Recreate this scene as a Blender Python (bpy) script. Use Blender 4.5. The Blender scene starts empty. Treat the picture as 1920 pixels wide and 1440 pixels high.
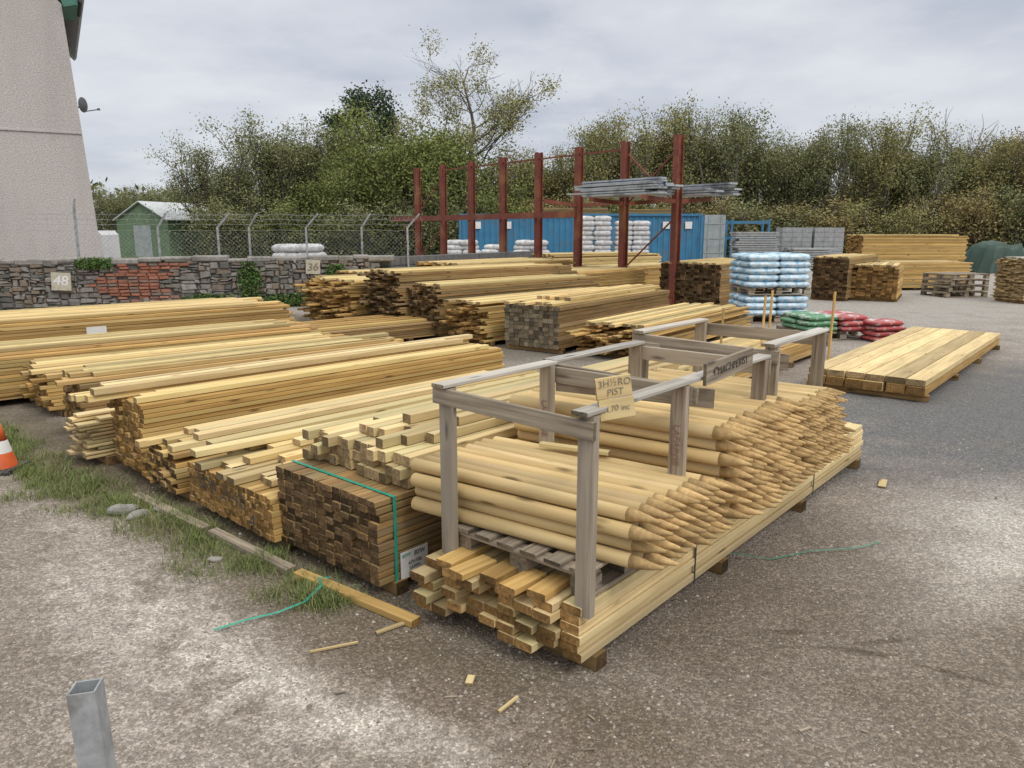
import bpy, math, random
import numpy as np
from mathutils import Vector, Matrix
R=math.radians
scene=bpy.context.scene
COL=scene.collection
random.seed(7)
# ---------------------------------------------------------------- materials
def newmat(name):
    m=bpy.data.materials.new(name);m.use_nodes=True
    nt=m.node_tree
    return m,nt,nt.nodes['Principled BSDF']
def mix(nt,f,a,b,bt='MIX'):
    n=nt.nodes.new('ShaderNodeMixRGB');n.blend_type=bt
    for i,v in enumerate((f,a,b)):
        if isinstance(v,bpy.types.NodeSocket): nt.links.new(v,n.inputs[i])
        elif i==0: n.inputs[0].default_value=v
        else: n.inputs[i].default_value=(*v,1)
    return n.outputs[0]
def mth(nt,op,a,b=0.0,clamp=False):
    n=nt.nodes.new('ShaderNodeMath');n.operation=op;n.use_clamp=clamp
    for i,v in enumerate((a,b)):
        if isinstance(v,bpy.types.NodeSocket): nt.links.new(v,n.inputs[i])
        else: n.inputs[i].default_value=v
    return n.outputs[0]
def mrange(nt,v,a,b,c=0.0,d=1.0):
    n=nt.nodes.new('ShaderNodeMapRange');nt.links.new(v,n.inputs[0])
    for i,x in enumerate((a,b,c,d)): n.inputs[i+1].default_value=x
    return n.outputs[0]
def scl(nt,c,k):
    n=nt.nodes.new('ShaderNodeVectorMath');n.operation='SCALE';nt.links.new(c,n.inputs[0]);nt.links.new(k,n.inputs['Scale']);return n.outputs[0]
def noise(nt,vec,scale=1.0,detail=3.0,rough=.55,sc3=None):
    if sc3:
        mp=nt.nodes.new('ShaderNodeMapping');mp.inputs['Scale'].default_value=sc3
        nt.links.new(vec,mp.inputs[0]);vec=mp.outputs[0]
    n=nt.nodes.new('ShaderNodeTexNoise');n.inputs['Scale'].default_value=scale
    n.inputs['Detail'].default_value=detail;n.inputs['Roughness'].default_value=rough
    nt.links.new(vec,n.inputs['Vector']);return n.outputs[0]
def voro(nt,vec,scale=1.0,sc3=None):
    if sc3:
        mp=nt.nodes.new('ShaderNodeMapping');mp.inputs['Scale'].default_value=sc3
        nt.links.new(vec,mp.inputs[0]);vec=mp.outputs[0]
    n=nt.nodes.new('ShaderNodeTexVoronoi');n.inputs['Scale'].default_value=scale
    nt.links.new(vec,n.inputs['Vector']);return n
def bump(nt,b,h,strength=.3,dist=.01):
    n=nt.nodes.new('ShaderNodeBump');n.inputs['Strength'].default_value=strength;n.inputs['Distance'].default_value=dist
    nt.links.new(h,n.inputs['Height']);nt.links.new(n.outputs[0],b.inputs['Normal'])
def objc(nt):
    return nt.nodes.new('ShaderNodeTexCoord').outputs['Object']
def attr(nt,name,o='Vector'):
    n=nt.nodes.new('ShaderNodeAttribute');n.attribute_name=name;return n.outputs[o]
def tints(nt):
    s=nt.nodes.new('ShaderNodeSeparateColor');nt.links.new(attr(nt,'tint','Color'),s.inputs[0]);return s.outputs
def wood(name,base,dark,alt,rough=.75,knots=.8,stain=.35,gscale=1.0,vr=(.62,1.18),g2=.72,grey=.3):
    m,nt,b=newmat(name);g=attr(nt,'gc');t=tints(nt)
    n1=noise(nt,g,1,4,.6,(1.6*gscale,38*gscale,38*gscale))
    c=mix(nt,mrange(nt,n1,.35,g2),base,dark)
    c=mix(nt,mrange(nt,t[2],.45,1,0,.85),c,alt)
    c=mix(nt,mrange(nt,t[1],.72,1,0,grey),c,(.42,.35,.25))
    n2=noise(nt,g,1,2,.6,(1.1,5,5))
    c=mix(nt,mrange(nt,n2,.5,.75,0,stain),c,tuple(x*.4 for x in dark))
    v=voro(nt,g,1,(2.6,11,11))
    c=mix(nt,mrange(nt,v.outputs['Distance'],.06,.17,knots,0),c,tuple(x*.3 for x in dark))
    c=scl(nt,c,mrange(nt,t[0],0,1,*vr))
    nt.links.new(c,b.inputs['Base Color']);b.inputs['Roughness'].default_value=rough
    b.inputs['Specular IOR Level'].default_value=.25
    return m
def endg(name,a,d,val=(.45,1.35)):
    m,nt,b=newmat(name);g=attr(nt,'gc');t=tints(nt)
    n1=noise(nt,g,60,3);c=mix(nt,mrange(nt,n1,.35,.7),a,d)
    n2=noise(nt,g,9,2);c=mix(nt,mrange(nt,n2,.5,.7,0,.6),c,tuple(x*.5 for x in d))
    c=scl(nt,c,mrange(nt,t[0],0,1,*val))
    nt.links.new(c,b.inputs['Base Color']);b.inputs['Roughness'].default_value=.85
    b.inputs['Specular IOR Level'].default_value=.2
    return m
def plain(name,c1,c2,scale=6,rough=.6,metal=0,bs=.15,c3=None,s3=1.3):
    m,nt,b=newmat(name);o=objc(nt);n1=noise(nt,o,scale,4,.65)
    c=mix(nt,mrange(nt,n1,.35,.68),c1,c2)
    if c3: c=mix(nt,mrange(nt,noise(nt,o,s3,4,.6),.5,.65),c,c3)
    nt.links.new(c,b.inputs['Base Color']);b.inputs['Roughness'].default_value=rough;b.inputs['Metallic'].default_value=metal
    bump(nt,b,n1,bs,.01);return m
def tinted(name,c1,c2,c3,scale=8,rough=.85,bs=.5,c4=None,c4r=(.6,.8)):
    m,nt,b=newmat(name);o=objc(nt);t=tints(nt);n1=noise(nt,o,scale,4,.65)
    c=mix(nt,t[0],c1,c2)
    if c4: c=mix(nt,mrange(nt,t[1],*c4r),c,c4)
    c=mix(nt,mrange(nt,n1,.45,.75,0,.7),c,c3)
    nt.links.new(c,b.inputs['Base Color']);b.inputs['Roughness'].default_value=rough
    if bs: bump(nt,b,n1,bs,.02)
    return m
W_fresh=wood('fresh_treated_wood',(.77,.58,.27),(.52,.35,.125),(.61,.51,.23))
W_pale=wood('pale_treated_wood',(.79,.62,.33),(.57,.41,.19),(.62,.54,.275))
W_gold=wood('golden_wood',(.65,.42,.15),(.38,.215,.065),(.56,.42,.165))
W_brown=wood('brown_wood',(.38,.24,.10),(.20,.115,.045),(.28,.21,.095))
W_grey=wood('weathered_grey_wood',(.46,.38,.285),(.17,.135,.10),(.37,.32,.25),stain=.55,vr=(.8,1.15),gscale=1.4,g2=.66)
W_lgrey=wood('bleached_wood',(.62,.59,.54),(.30,.27,.23),(.52,.48,.42),stain=.4,gscale=1.4,g2=.68)
E_pale=endg('pale_end_grain',(.42,.31,.165),(.20,.135,.07))
E_gold=endg('gold_end_grain',(.37,.215,.075),(.16,.09,.035))
E_dark=endg('dark_end_grain',(.155,.097,.047),(.055,.034,.018),(.35,1.6))
E_grey=endg('grey_end_grain',(.30,.25,.17),(.14,.11,.075))
W_stake=wood('peeled_stake_wood',(.74,.56,.28),(.58,.40,.18),(.66,.47,.21),knots=.9,stain=.4,gscale=.6,vr=(.72,1.15))
E_tip=endg('stake_tip_wood',(.66,.46,.215),(.48,.31,.135),(.65,1.1))
M_rust=plain('rusty_red_steel',(.22,.055,.032),(.13,.04,.028),5,.7,0,.3,(.27,.11,.05))
M_galv=plain('galvanised_steel',(.44,.46,.47),(.28,.29,.30),22,.55,.3,.1,(.22,.215,.20),9)
M_sheet=plain('grey_steel_sheet',(.45,.48,.51),(.30,.33,.36),3,.45,.2,.1,(.16,.17,.19),2.2)
M_conc=plain('concrete',(.33,.31,.28),(.20,.19,.17),9,.9,0,.4,(.13,.13,.11))
M_slab=plain('grey_slab',(.36,.37,.37),(.24,.25,.25),7,.85)
M_black=plain('black_rubber',(.03,.03,.03),(.05,.05,.048),9,.7)
M_white=plain('white_board',(.78,.77,.74),(.66,.65,.62),7,.7)
M_ink=plain('black_ink',(.03,.025,.022),(.11,.095,.08),60,.8)
M_fade=plain('faded_marker_ink',(.16,.13,.10),(.34,.27,.19),70,.8)
M_redink=plain('red_stencil_ink',(.24,.10,.07),(.30,.20,.15),50,.8)
M_cream=plain('cream_paint',(.56,.51,.39),(.40,.365,.28),12,.8)
M_strap=plain('green_strap',(.03,.36,.24),(.02,.25,.17),20,.4)
M_bluep=plain('blue_painted_steel',(.045,.21,.37),(.035,.155,.28),2,.6,0,.1,(.07,.17,.26))
M_greyp=plain('grey_painted_steel',(.38,.42,.42),(.27,.30,.30),3,.5)
M_greenp=plain('green_sheet',(.15,.23,.13),(.11,.17,.095),2,.7)
M_roof=plain('pale_corrugated_roof',(.6,.63,.63),(.45,.48,.48),2,.6)
M_glass=plain('dark_glass',(.03,.04,.045),(.05,.06,.065),2,.1)
M_vanw=plain('white_car_paint',(.70,.71,.72),(.6,.61,.62),2,.4,0,.02)
M_tarp=plain('green_tarpaulin',(.045,.085,.065),(.03,.06,.048),5,.6,0,.3)
M_orange=plain('orange_plastic',(.75,.15,.04),(.6,.10,.03),12,.5)
M_bagw=plain('white_bag_plastic',(.66,.66,.66),(.45,.45,.46),7,.5,0,.5,(.36,.35,.34),3)
M_bagbw=plain('blue_white_bag_plastic',(.74,.79,.82),(.38,.58,.70),11,.35,0,.5,(.08,.36,.58),7.5)
M_bagr=plain('red_bag_plastic',(.44,.08,.08),(.33,.06,.06),9,.4,0,.4,(.62,.52,.48),8)
M_bagg=plain('green_bag_plastic',(.11,.28,.14),(.07,.21,.10),9,.4,0,.4,(.60,.63,.58),8)
M_stone=tinted('rubble_stone',(.115,.11,.10),(.33,.305,.27),(.07,.07,.055),9,c4=(.23,.18,.135))
M_brick=tinted('red_brick',(.28,.10,.06),(.42,.18,.11),(.12,.085,.065),9,c4=(.22,.17,.14),c4r=(.65,.85))
M_mort=plain('mortar',(.15,.135,.12),(.09,.08,.07),9,.95)
m,nt,b=newmat('pebbledash_render');o=objc(nt);n1=noise(nt,o,26,3,.8);n2=noise(nt,o,.5,4,.6,(1,1,.25))
c=mix(nt,mrange(nt,n1,.3,.7),(.35,.315,.295),(.70,.655,.625));c=mix(nt,mrange(nt,n2,.42,.7,0,.55),c,(.32,.30,.285))
nt.links.new(c,b.inputs['Base Color']);b.inputs['Roughness'].default_value=.95;bump(nt,b,n1,.8,.04);M_dash=m
def leafmat(name,c1,c2,c3):
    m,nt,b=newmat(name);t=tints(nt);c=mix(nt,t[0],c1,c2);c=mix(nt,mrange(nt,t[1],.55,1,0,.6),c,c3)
    nt.links.new(c,b.inputs['Base Color']);b.inputs['Roughness'].default_value=.8;b.inputs['Specular IOR Level'].default_value=.05
    return m
L_olive=leafmat('olive_willow_leaves',(.11,.13,.058),(.255,.265,.125),(.30,.27,.14))
L_green=leafmat('green_leaves',(.10,.135,.042),(.24,.27,.09),(.28,.28,.10))
L_dark=leafmat('dark_needles',(.04,.065,.04),(.085,.12,.065),(.10,.115,.06))
L_yel=leafmat('yellow_green_leaves',(.155,.165,.065),(.32,.31,.13),(.36,.30,.13))
L_aut=leafmat('autumn_leaves',(.17,.14,.065),(.32,.265,.12),(.39,.28,.12))
L_ivy=leafmat('ivy_leaves',(.05,.10,.03),(.13,.22,.07),(.2,.22,.08))
L_grass=leafmat('grass_blades',(.10,.14,.045),(.22,.26,.09),(.40,.34,.20))
M_bark=plain('grey_bark',(.19,.17,.145),(.11,.095,.08),8,.9)
# ---------------------------------------------------------------- objects
def mk(name,mesh,mats=(),parent=None,label=None,cat=None,group=None,kind=None,loc=None,rot=None):
    o=bpy.data.objects.new(name,mesh);COL.objects.link(o)
    if mesh is not None and not mesh.materials:
        for m in (mats if isinstance(mats,(list,tuple)) else (mats,)): mesh.materials.append(m)
    if parent: o.parent=parent
    if label: o['label']=label
    if cat: o['category']=cat
    if group: o['group']=group
    if kind: o['kind']=kind
    if loc is not None: o.location=loc
    if rot is not None: o.rotation_euler=rot if hasattr(rot,'__len__') else (0,0,rot)
    return o
class MB:
    def __init__(s): s.v=[];s.f=[];s.mi=[];s.t=[];s.g=[]
    def beam(s,p0,p1,w,h,ch=.003,tint=None,up=(0,0,1),endmi=1,mi=0,twist=0):
        p0=Vector(p0);p1=Vector(p1);d=p1-p0;L=d.length;d.normalize();up=Vector(up)
        if abs(d.dot(up))>.98: up=Vector((0,1,0)) if abs(d.y)<.9 else Vector((1,0,0))
        a=up.cross(d).normalized();c=d.cross(a)
        if twist: q=Matrix.Rotation(twist,3,d);a=q@a;c=q@c
        hw,hh=w/2,h/2
        if ch>0: cs=[(hw-ch,-hh),(hw,-hh+ch),(hw,hh-ch),(hw-ch,hh),(-hw+ch,hh),(-hw,hh-ch),(-hw,-hh+ch),(-hw+ch,-hh)]
        else: cs=[(hw,-hh),(hw,hh),(-hw,hh),(-hw,-hh)]
        n=len(cs);b=len(s.v)
        if tint is None: tint=(random.random(),random.random(),random.random())
        off=Vector((tint[1]*37,tint[0]*19+tint[2]*7,tint[1]*11))
        for k,(pp,l) in enumerate(((p0,0),(p1,L))):
            for x,y in cs:
                s.v.append(pp+a*x+c*y);s.t.append(tint);s.g.append(off+Vector((l,x,y)))
        for i in range(n):
            j=(i+1)%n;s.f.append((b+i,b+j,b+n+j,b+n+i));s.mi.append(mi)
        s.f.append(tuple(b+i for i in range(n))[::-1]);s.mi.append(endmi)
        s.f.append(tuple(b+n+i for i in range(n)));s.mi.append(endmi)
    def box(s,c,size,ch=.003,tint=None,mi=0):
        c=Vector(c);s.beam(c-Vector((size[0]/2,0,0)),c+Vector((size[0]/2,0,0)),size[1],size[2],ch,tint,endmi=mi,mi=mi)
    def tube(s,pts,rad,n=6,tint=None,mi=0,cap=True):
        if tint is None: tint=(random.random(),random.random(),random.random())
        b=len(s.v);L=0;m=len(pts)
        for k in range(m):
            p=Vector(pts[k]);d=(Vector(pts[min(k+1,m-1)])-Vector(pts[max(k-1,0)]))
            if d.length<1e-6:d=Vector((0,0,1))
            d.normalize();up=Vector((0,0,1)) if abs(d.z)<.9 else Vector((1,0,0))
            a=up.cross(d).normalized();c=d.cross(a)
            if k: L+=(p-Vector(pts[k-1])).length
            for i in range(n):
                an=2*math.pi*i/n;q=a*math.cos(an)+c*math.sin(an)
                s.v.append(p+q*rad[k]);s.t.append(tint);s.g.append(Vector((L+tint[1]*37,math.cos(an)*rad[k]+tint[0]*19,math.sin(an)*rad[k])))
        for k in range(m-1):
            for i in range(n):
                j=(i+1)%n;s.f.append((b+k*n+i,b+k*n+j,b+(k+1)*n+j,b+(k+1)*n+i));s.mi.append(mi)
        if cap:
            s.f.append(tuple(b+i for i in range(n))[::-1]);s.mi.append(mi)
            s.f.append(tuple(b+(m-1)*n+i for i in range(n)));s.mi.append(mi)
    def mesh(s,name,smooth=False):
        me=bpy.data.meshes.new(name);me.from_pydata([tuple(x) for x in s.v],[],s.f)
        me.polygons.foreach_set('material_index',s.mi)
        ca=me.color_attributes.new('tint','FLOAT_COLOR','POINT')
        ca.data.foreach_set('color',np.array([(a,b,c,1) for a,b,c in s.t],dtype=np.float32).ravel())
        ga=me.attributes.new('gc','FLOAT_VECTOR','POINT')
        ga.data.foreach_set('vector',np.array([tuple(x) for x in s.g],dtype=np.float32).ravel())
        if smooth: me.polygons.foreach_set('use_smooth',[True]*len(me.polygons))
        me.update();return me
def text(s,size,mat,parent,M,name='lettering',sx=1,off=.004):
    cu=bpy.data.curves.new('t','FONT');cu.body=s;cu.size=size;cu.align_x='CENTER';cu.align_y='CENTER';cu.extrude=.0006;cu.offset=size*off
    to=bpy.data.objects.new('t',cu);COL.objects.link(to)
    me=bpy.data.meshes.new_from_object(to);bpy.data.objects.remove(to)
    me.materials.clear();me.transform(Matrix.Scale(sx,4,(1,0,0)))
    for v in me.vertices:
        v.co.y+=size*.05*math.sin(v.co.x/size*2.3+size*50);v.co.x+=size*.06*math.sin(v.co.y/size*3+v.co.x/size)
    o=mk(name,me,mat,parent);o.matrix_local=M;return o
def frameM(loc,x,n):
    x=Vector(x).normalized();n=Vector(n).normalized();y=n.cross(x).normalized();x=y.cross(n)
    return Matrix(((x.x,y.x,n.x,loc[0]),(x.y,y.y,n.y,loc[1]),(x.z,y.z,n.z,loc[2]),(0,0,0,1)))
# ---------------------------------------------------------------- timber packs
def pack(label,o,deg,L,W,H,bw,bh,z0=0.0,mats=(W_fresh,E_pale),jit=.03,ragged=.3,rag_layers=2,seed=1,bear=True,gap=.004,name='timber_pack',front=None):
    rnd=random.Random(seed);mb=MB();b0=.07 if bear else 0
    nr=max(1,round((H-b0)/bh));nc=max(1,round(W/bw));bh2=(H-b0)/nr;bw2=W/nc
    for r in range(nr):
        drift=rnd.uniform(-1,1)*.008
        for c in range(nc):
            if r>=nr-rag_layers and rnd.random()<ragged*(1+r-(nr-rag_layers))/rag_layers: continue
            x0=rnd.gauss(0,jit)+(front(r/nr,c/nc,rnd) if front else 0);x1=L+rnd.gauss(0,jit)
            top=r>=nr-rag_layers
            a=rnd.uniform(-.012,.012) if top else rnd.uniform(-.0015,.0015)
            y=(c+.5)*bw2+drift+rnd.uniform(-.002,.002);z=b0+(r+.5)*bh2
            mb.beam((x0,y-a,z),(x1,y+a,z+rnd.uniform(-.001,.001)),bw2-gap*rnd.uniform(.6,1.6),bh2-gap*rnd.uniform(.4,1.1),.003,(rnd.random(),rnd.random(),rnd.random()))
    ob=mk(name,mb.mesh(name),mats,None,label,'timber','packs of timber in the yard',loc=(o[0],o[1],z0),rot=R(deg))
    if bear:
        n=4
        for i in range(n):
            b=MB();x=.12+i*(L-.24)/(n-1);b.beam((x,-.02,b0/2),(x,W+.02,b0/2),.075,b0-.003)
            mk('bearer',b.mesh('bearer'),(W_brown,E_dark),ob)
    return ob
def toW(o,deg,s,w):
    c,sn=math.cos(R(deg)),math.sin(R(deg));return (o[0]+c*s-sn*w,o[1]+sn*s+c*w)
def loose(o,deg,z,items,mats=(W_fresh,E_pale),label='loose pale treated board lying on a timber pack'):
    for it in items:
        s,w,L,yw,bw,bh,dz=it;mb=MB();mb.beam((0,0,0),(L,0,0),bw,bh)
        x,y=toW(o,deg,s,w)
        mk('timber_board',mb.mesh('timber_board'),mats,None,label,'board','loose timber boards',loc=(x,y,z+bh/2+dz+.002),rot=R(deg+yw))
def rl(n,seed,W,L,s0=-.05,bw=(.07,.1),bh=.04):
    r=random.Random(seed);out=[]
    for i in range(n):
        w=.06+(W-.12)*(i+.5)/n+r.uniform(-.02,.02);k=r.uniform(*bw);k=min(k,(W-.1)/n*.95)
        out.append((s0+r.uniform(-.1,.18),w,L*r.uniform(.85,1.0),r.uniform(-.5,.5),k,bh,0))
    return out
K=(.27,2.66);DH=49.4
H=pack('neat pack of pale timber carrying three pallets of stakes',K,DH,3.66,.76,.31,.095,.040,mats=(W_pale,E_gold),jit=.010,ragged=.0,rag_layers=1,seed=3,
  front=lambda r,c,q:(-.02-.10*c*q.random()-.05*q.random() if q.random()<.6 else .03)*(1 if c>.05 else .3))
loose(K,DH,.07,[( -.10,.80,1.2,2,.095,.04,0.0),(-.13,.79,1.1,-1,.09,.04,.044),(-.08,.80,1.0,1,.1,.04,.088),(-.12,.81,1.0,0,.09,.04,.132),(-.04,.80,1.0,0,.09,.04,.176)],(W_pale,E_gold),'loose pale board jutting from under the stake pallet')
loose(K,DH,.31,[(-.1,.66,.28,3,.09,.03,0),(-.14,.55,.2,-4,.09,.03,0),(-.08,.42,.2,2,.09,.03,0),(-.10,.30,.2,-2,.09,.03,0),(-.06,.18,.18,3,.09,.03,0)],(W_gold,E_gold),'short pale board end poking out under a pallet')
for s in (.95,2.6):
    b=MB();e=.003
    b.beam((s,-e,.05),(s,-e,.312),.016,.002,0);b.beam((s,-.002,.3125),(s,.76,.3125),.016,.002,0,up=(0,0,1))
    mk('strap',b.mesh('strap'),M_black,H)
oF=(-.63,3.30)
F=pack('square pack of dark brown treated battens with green strap',oF,48.5,3.6,.86,.50,.072,.036,mats=(W_brown,E_dark),jit=.006,ragged=0,rag_layers=1,seed=5,gap=.006)
b=MB();s=.10
b.beam((s,-.004,.06),(s,-.004,.502),.018,.002,0);b.beam((s,-.004,.503),(s,.864,.503),.018,.002,0)
mk('strap',b.mesh('strap'),M_strap,F)
b=MB();b.beam((.125,-.006,.135),(.30,-.006,.135),.004,.14,0)
tag=mk('paper_label',b.mesh('paper_label'),M_white,F)
Mx=lambda x,z,off=-.0095:frameM((x,off,z),(1,0,0),(0,-1,0))
text('BSW',.034,M_ink,tag,Mx(.245,.18),off=.0);text('47x100',.028,M_ink,tag,Mx(.213,.14),off=0);text('SAWN',.024,M_ink,tag,Mx(.213,.112),off=0);text('||||| ||| |||',.024,M_ink,tag,Mx(.213,.085),off=0);text('BSW',.026,M_strap,tag,Mx(.16,.185),'logo_mark')
oG=toW(oF,48.5,.2,.02)
G=pack('pale square-section timber stacked on a dark pack',oG,48,3.5,.84,.17,.064,.056,z0=.502,mats=(W_pale,E_pale),jit=.025,ragged=.0,rag_layers=1,seed=6,bear=False)
loose(oG,48,.672,rl(8,11,.66,3.2,.08,(.055,.062),.05),(W_pale,E_pale))
loose(oG,48,.724,rl(3,12,.45,2.6,.35,(.06,.07),.05),(W_pale,E_pale))
text('2',.05,M_ink,G,frameM((-.065,.50,.06),(0,-1,0),(-1,0,0)))
oE=(-1.30,3.82)
E=pack('golden brown timber pack with spray painted end',oE,47.5,3.6,1.0,.32,.045,.036,mats=(W_gold,E_gold),jit=.005,ragged=.0,rag_layers=1,seed=8,gap=.003)
text('SPP 2/40',.13,M_ink,E,frameM((-.03,.52,.245),(0,-1,0),(-1,0,0)),sx=1.25,off=-.01)
text('4',.14,M_ink,E,frameM((-.03,.17,.15),(0,-1,0),(-1,0,0)),off=.0)
loose(oE,47.5,.32,rl(9,21,1.0,3.3,.06,(.08,.1),.04),(W_pale,E_pale))
loose(oE,47.5,.363,rl(6,22,.95,2.9,.25,(.08,.1),.04),(W_fresh,E_pale))
loose(oE,47.5,.406,[(-.05,.80,1.5,-5,.09,.04,0),(.1,.9,3.2,-1,.09,.04,0),(.5,.55,2.8,1,.09,.04,0)],(W_pale,E_pale))
oD=toW((-2.14,4.56),47,.0,.03)
D=pack('brown framed timber pack with long pale boards above',oD,46.5,3.75,.42,.34,.085,.036,mats=(W_gold,E_dark),jit=.02,ragged=.2,seed=9)
loose(oD,46.5,.34,rl(4,31,.42,3.7,.0,(.09,.1),.04),(W_fresh,E_pale))
loose(oD,46.5,.383,rl(3,32,.36,3.4,.2,(.08,.1),.04),(W_pale,E_pale))
oC=(-2.52,4.93)
C=pack('tall golden timber pack with long fresh boards',oC,46,3.5,.58,.58,.072,.034,mats=(W_gold,E_gold),jit=.012,ragged=0,rag_layers=1,seed=10)
oC2=toW(oC,46,-.08,.26)
loose(oC,46,.58,rl(3,41,.3,3.4,.05,(.09,.1),.04),(W_fresh,E_pale))
loose(oC2,45.5,.58,rl(4,42,.4,3.7,-.12,(.09,.1),.045),(W_fresh,E_pale))
loose(oC2,45.5,.627,rl(3,43,.36,3.7,-.05,(.09,.1),.045),(W_pale,E_pale))
oS=(-3.12,5.35)
S=pack('small untidy pile of pale planed boards',oS,47,1.6,.42,.40,.10,.028,mats=(W_pale,E_pale),jit=.06,ragged=.5,rag_layers=5,seed=12,gap=.008)
oB=(-3.52,6.0)
B=pack('long treated timber pack with boards fanned on top',oB,43,3.3,.70,.50,.075,.04,mats=(W_brown,E_gold),jit=.02,ragged=.2,seed=13)
loose(oB,42.5,.50,rl(6,51,.7,3.4,-.12,(.09,.1),.035),(W_gold,E_gold))
loose(oB,42.5,.537,rl(5,52,.62,3.2,.0,(.09,.1),.035),(W_fresh,E_pale))
oA3=(-4.35,6.85)
pack('low pack of brown boards among taller packs',oA3,43,3.4,1.0,.42,.1,.035,mats=(W_gold,E_gold),jit=.04,ragged=.4,seed=14)
loose(oA3,43,.42,rl(6,55,1.0,3.3,-.05,(.09,.12),.035),(W_fresh,E_pale))
pack('long golden boards in a stepped pack',(-5.4,7.0),42,3.9,.8,.54,.1,.035,mats=(W_gold,E_gold),jit=.06,ragged=.4,rag_layers=4,seed=15)
loose((-5.4,7.0),42,.54,rl(5,56,.8,3.8,.0,(.09,.12),.035),(W_fresh,E_pale))
A1=pack('long fresh timber pack beside the stone wall',(-6.0,8.1),42,3.8,1.5,.70,.1,.038,mats=(W_gold,E_gold),jit=.05,ragged=.3,rag_layers=3,seed=16)
loose((-6.0,8.1),42,.70,rl(9,57,1.5,3.75,.0,(.1,.13),.035),(W_fresh,E_pale))
b=MB();b.beam((1.2,-.006,.55),(1.42,-.006,.55),.004,.1,0);mk('paper_label',b.mesh('paper_label'),M_white,A1)
def mid(label,o,deg,L,W,Hh,bw,bh,mats,seed,n=6,lm=(W_fresh,E_pale),**k):
    p=pack(label,o,deg,L,W,Hh,bw,bh,mats=mats,seed=seed,**k)
    if n: loose(o,deg,Hh,rl(n,seed*7,W,L*.97,-.05,(.08,.13),.04),lm)
    return p
mid('low pile of brown boards between taller packs',(-2.75,10.6),42,2.4,1.2,.30,.11,.035,(W_brown,E_dark),60,5,jit=.1,ragged=.4,rag_layers=4,lm=(W_gold,E_gold))
mid('ragged pack of golden boards near the stone wall',(-2.75,13.0),40,3.9,1.8,.84,.11,.035,(W_gold,E_gold),61,9,jit=.14,ragged=.5,rag_layers=10)
mid('tall pack of boards with dark treated ends',(-1.85,12.3),43,4.2,1.0,1.04,.11,.035,(W_brown,E_dark),62,8,jit=.08,ragged=.3,rag_layers=8)
mid('dark ended pack topped with pale boards',(-1.15,11.9),45,4.0,.75,.85,.08,.04,(W_brown,E_dark),63,6,jit=.05,ragged=.3,rag_layers=3)
mid('brown board pack between two taller packs',(-.38,11.2),47,3.9,.85,.64,.1,.035,(W_gold,E_gold),64,6,jit=.09,ragged=.4,rag_layers=5)
mid('pack of square posts with grey brown ends',(.66,10.5),54,3.7,.95,.68,.085,.062,(W_brown,E_grey),65,6,jit=.015,ragged=0,rag_layers=1)
loose((.66,10.5),54,.722,rl(4,650,.8,3.3,.3,(.08,.12),.05))
mid('low fan of thin boards behind the crates',(1.8,9.9),53,3.9,1.05,.44,.11,.03,(W_gold,E_gold),66,8,jit=.14,ragged=.5,rag_layers=6)
mid('dark ended timber pack under the steel rack',(4.6,16.6),50,3.4,1.5,.98,.11,.06,(W_brown,E_dark),67,8,jit=.03,ragged=.1)
mid('long pale boards stored beneath the steel rack',(.6,15.6),47,3.9,1.4,.80,.11,.035,(W_gold,E_gold),68,9,jit=.08,ragged=.3)
mid('long pale boards piled below the steel rack',(-1.1,16.6),47,3.9,1.5,.98,.11,.035,(W_gold,E_gold),69,9,jit=.08,ragged=.3)
mid('long board pack by the end of the wall',(-3.0,16.2),45,3.9,1.3,.80,.11,.035,(W_gold,E_gold),73,8,jit=.08,ragged=.3)
mid('pale timber pack by the far container',(1.2,22.5),30,4.2,1.4,.98,.11,.04,(W_fresh,E_pale),70,7,jit=.05,ragged=.2)
mid('stack of boards beyond the rack posts',(2.7,19.5),42,3.6,1.3,.75,.11,.04,(W_gold,E_gold),71,7,jit=.05,ragged=.2)
mid('low pack of boards behind the stake crates',(2.35,8.0),50,3.0,.95,.28,.11,.035,(W_gold,E_gold),72,7,jit=.08,ragged=.3)
mid('timber pack with dark ends and pale top',(8.25,18.5),52,3.0,.85,1.05,.1,.05,(W_brown,E_dark),81,6,jit=.02,ragged=0)
mid('timber pack with golden ends beside a darker one',(9.4,18.3),60,2.2,1.05,.85,.12,.05,(W_gold,E_gold),82,7,jit=.03,ragged=.1)
mid('long tall pack of sawn timber seen side on',(10.9,23.6),4,3.4,1.0,1.55,.1,.05,(W_gold,E_gold),83,7,jit=.03,ragged=0)
mid('lower sawn timber pack beside a tall pack',(10.9,21.9),6,2.6,.8,.8,.1,.05,(W_gold,E_pale),84,6,jit=.03,ragged=0)
mid('stack of boards at the yard edge',(12.2,17.8),8,2.6,1.0,1.05,.12,.03,(W_pale,E_pale),85,6,jit=.04,ragged=.2,rag_layers=3,lm=(W_lgrey,E_grey))
oK=(4.22,7.45)
pack('low platform of wide new planks on bearers',oK,49.5,4.7,1.20,.17,.20,.10,mats=(W_gold,E_gold),jit=.01,ragged=0,rag_layers=1,seed=90,gap=.014)
r=random.Random(5)
loose(oK,49.5,.17,[(.0+r.uniform(-.05,.05),.10+i*.2,4.7,0,.186,.065,0) for i in range(6)],(W_pale,E_pale),'wide new plank in the top layer of a platform')
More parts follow.
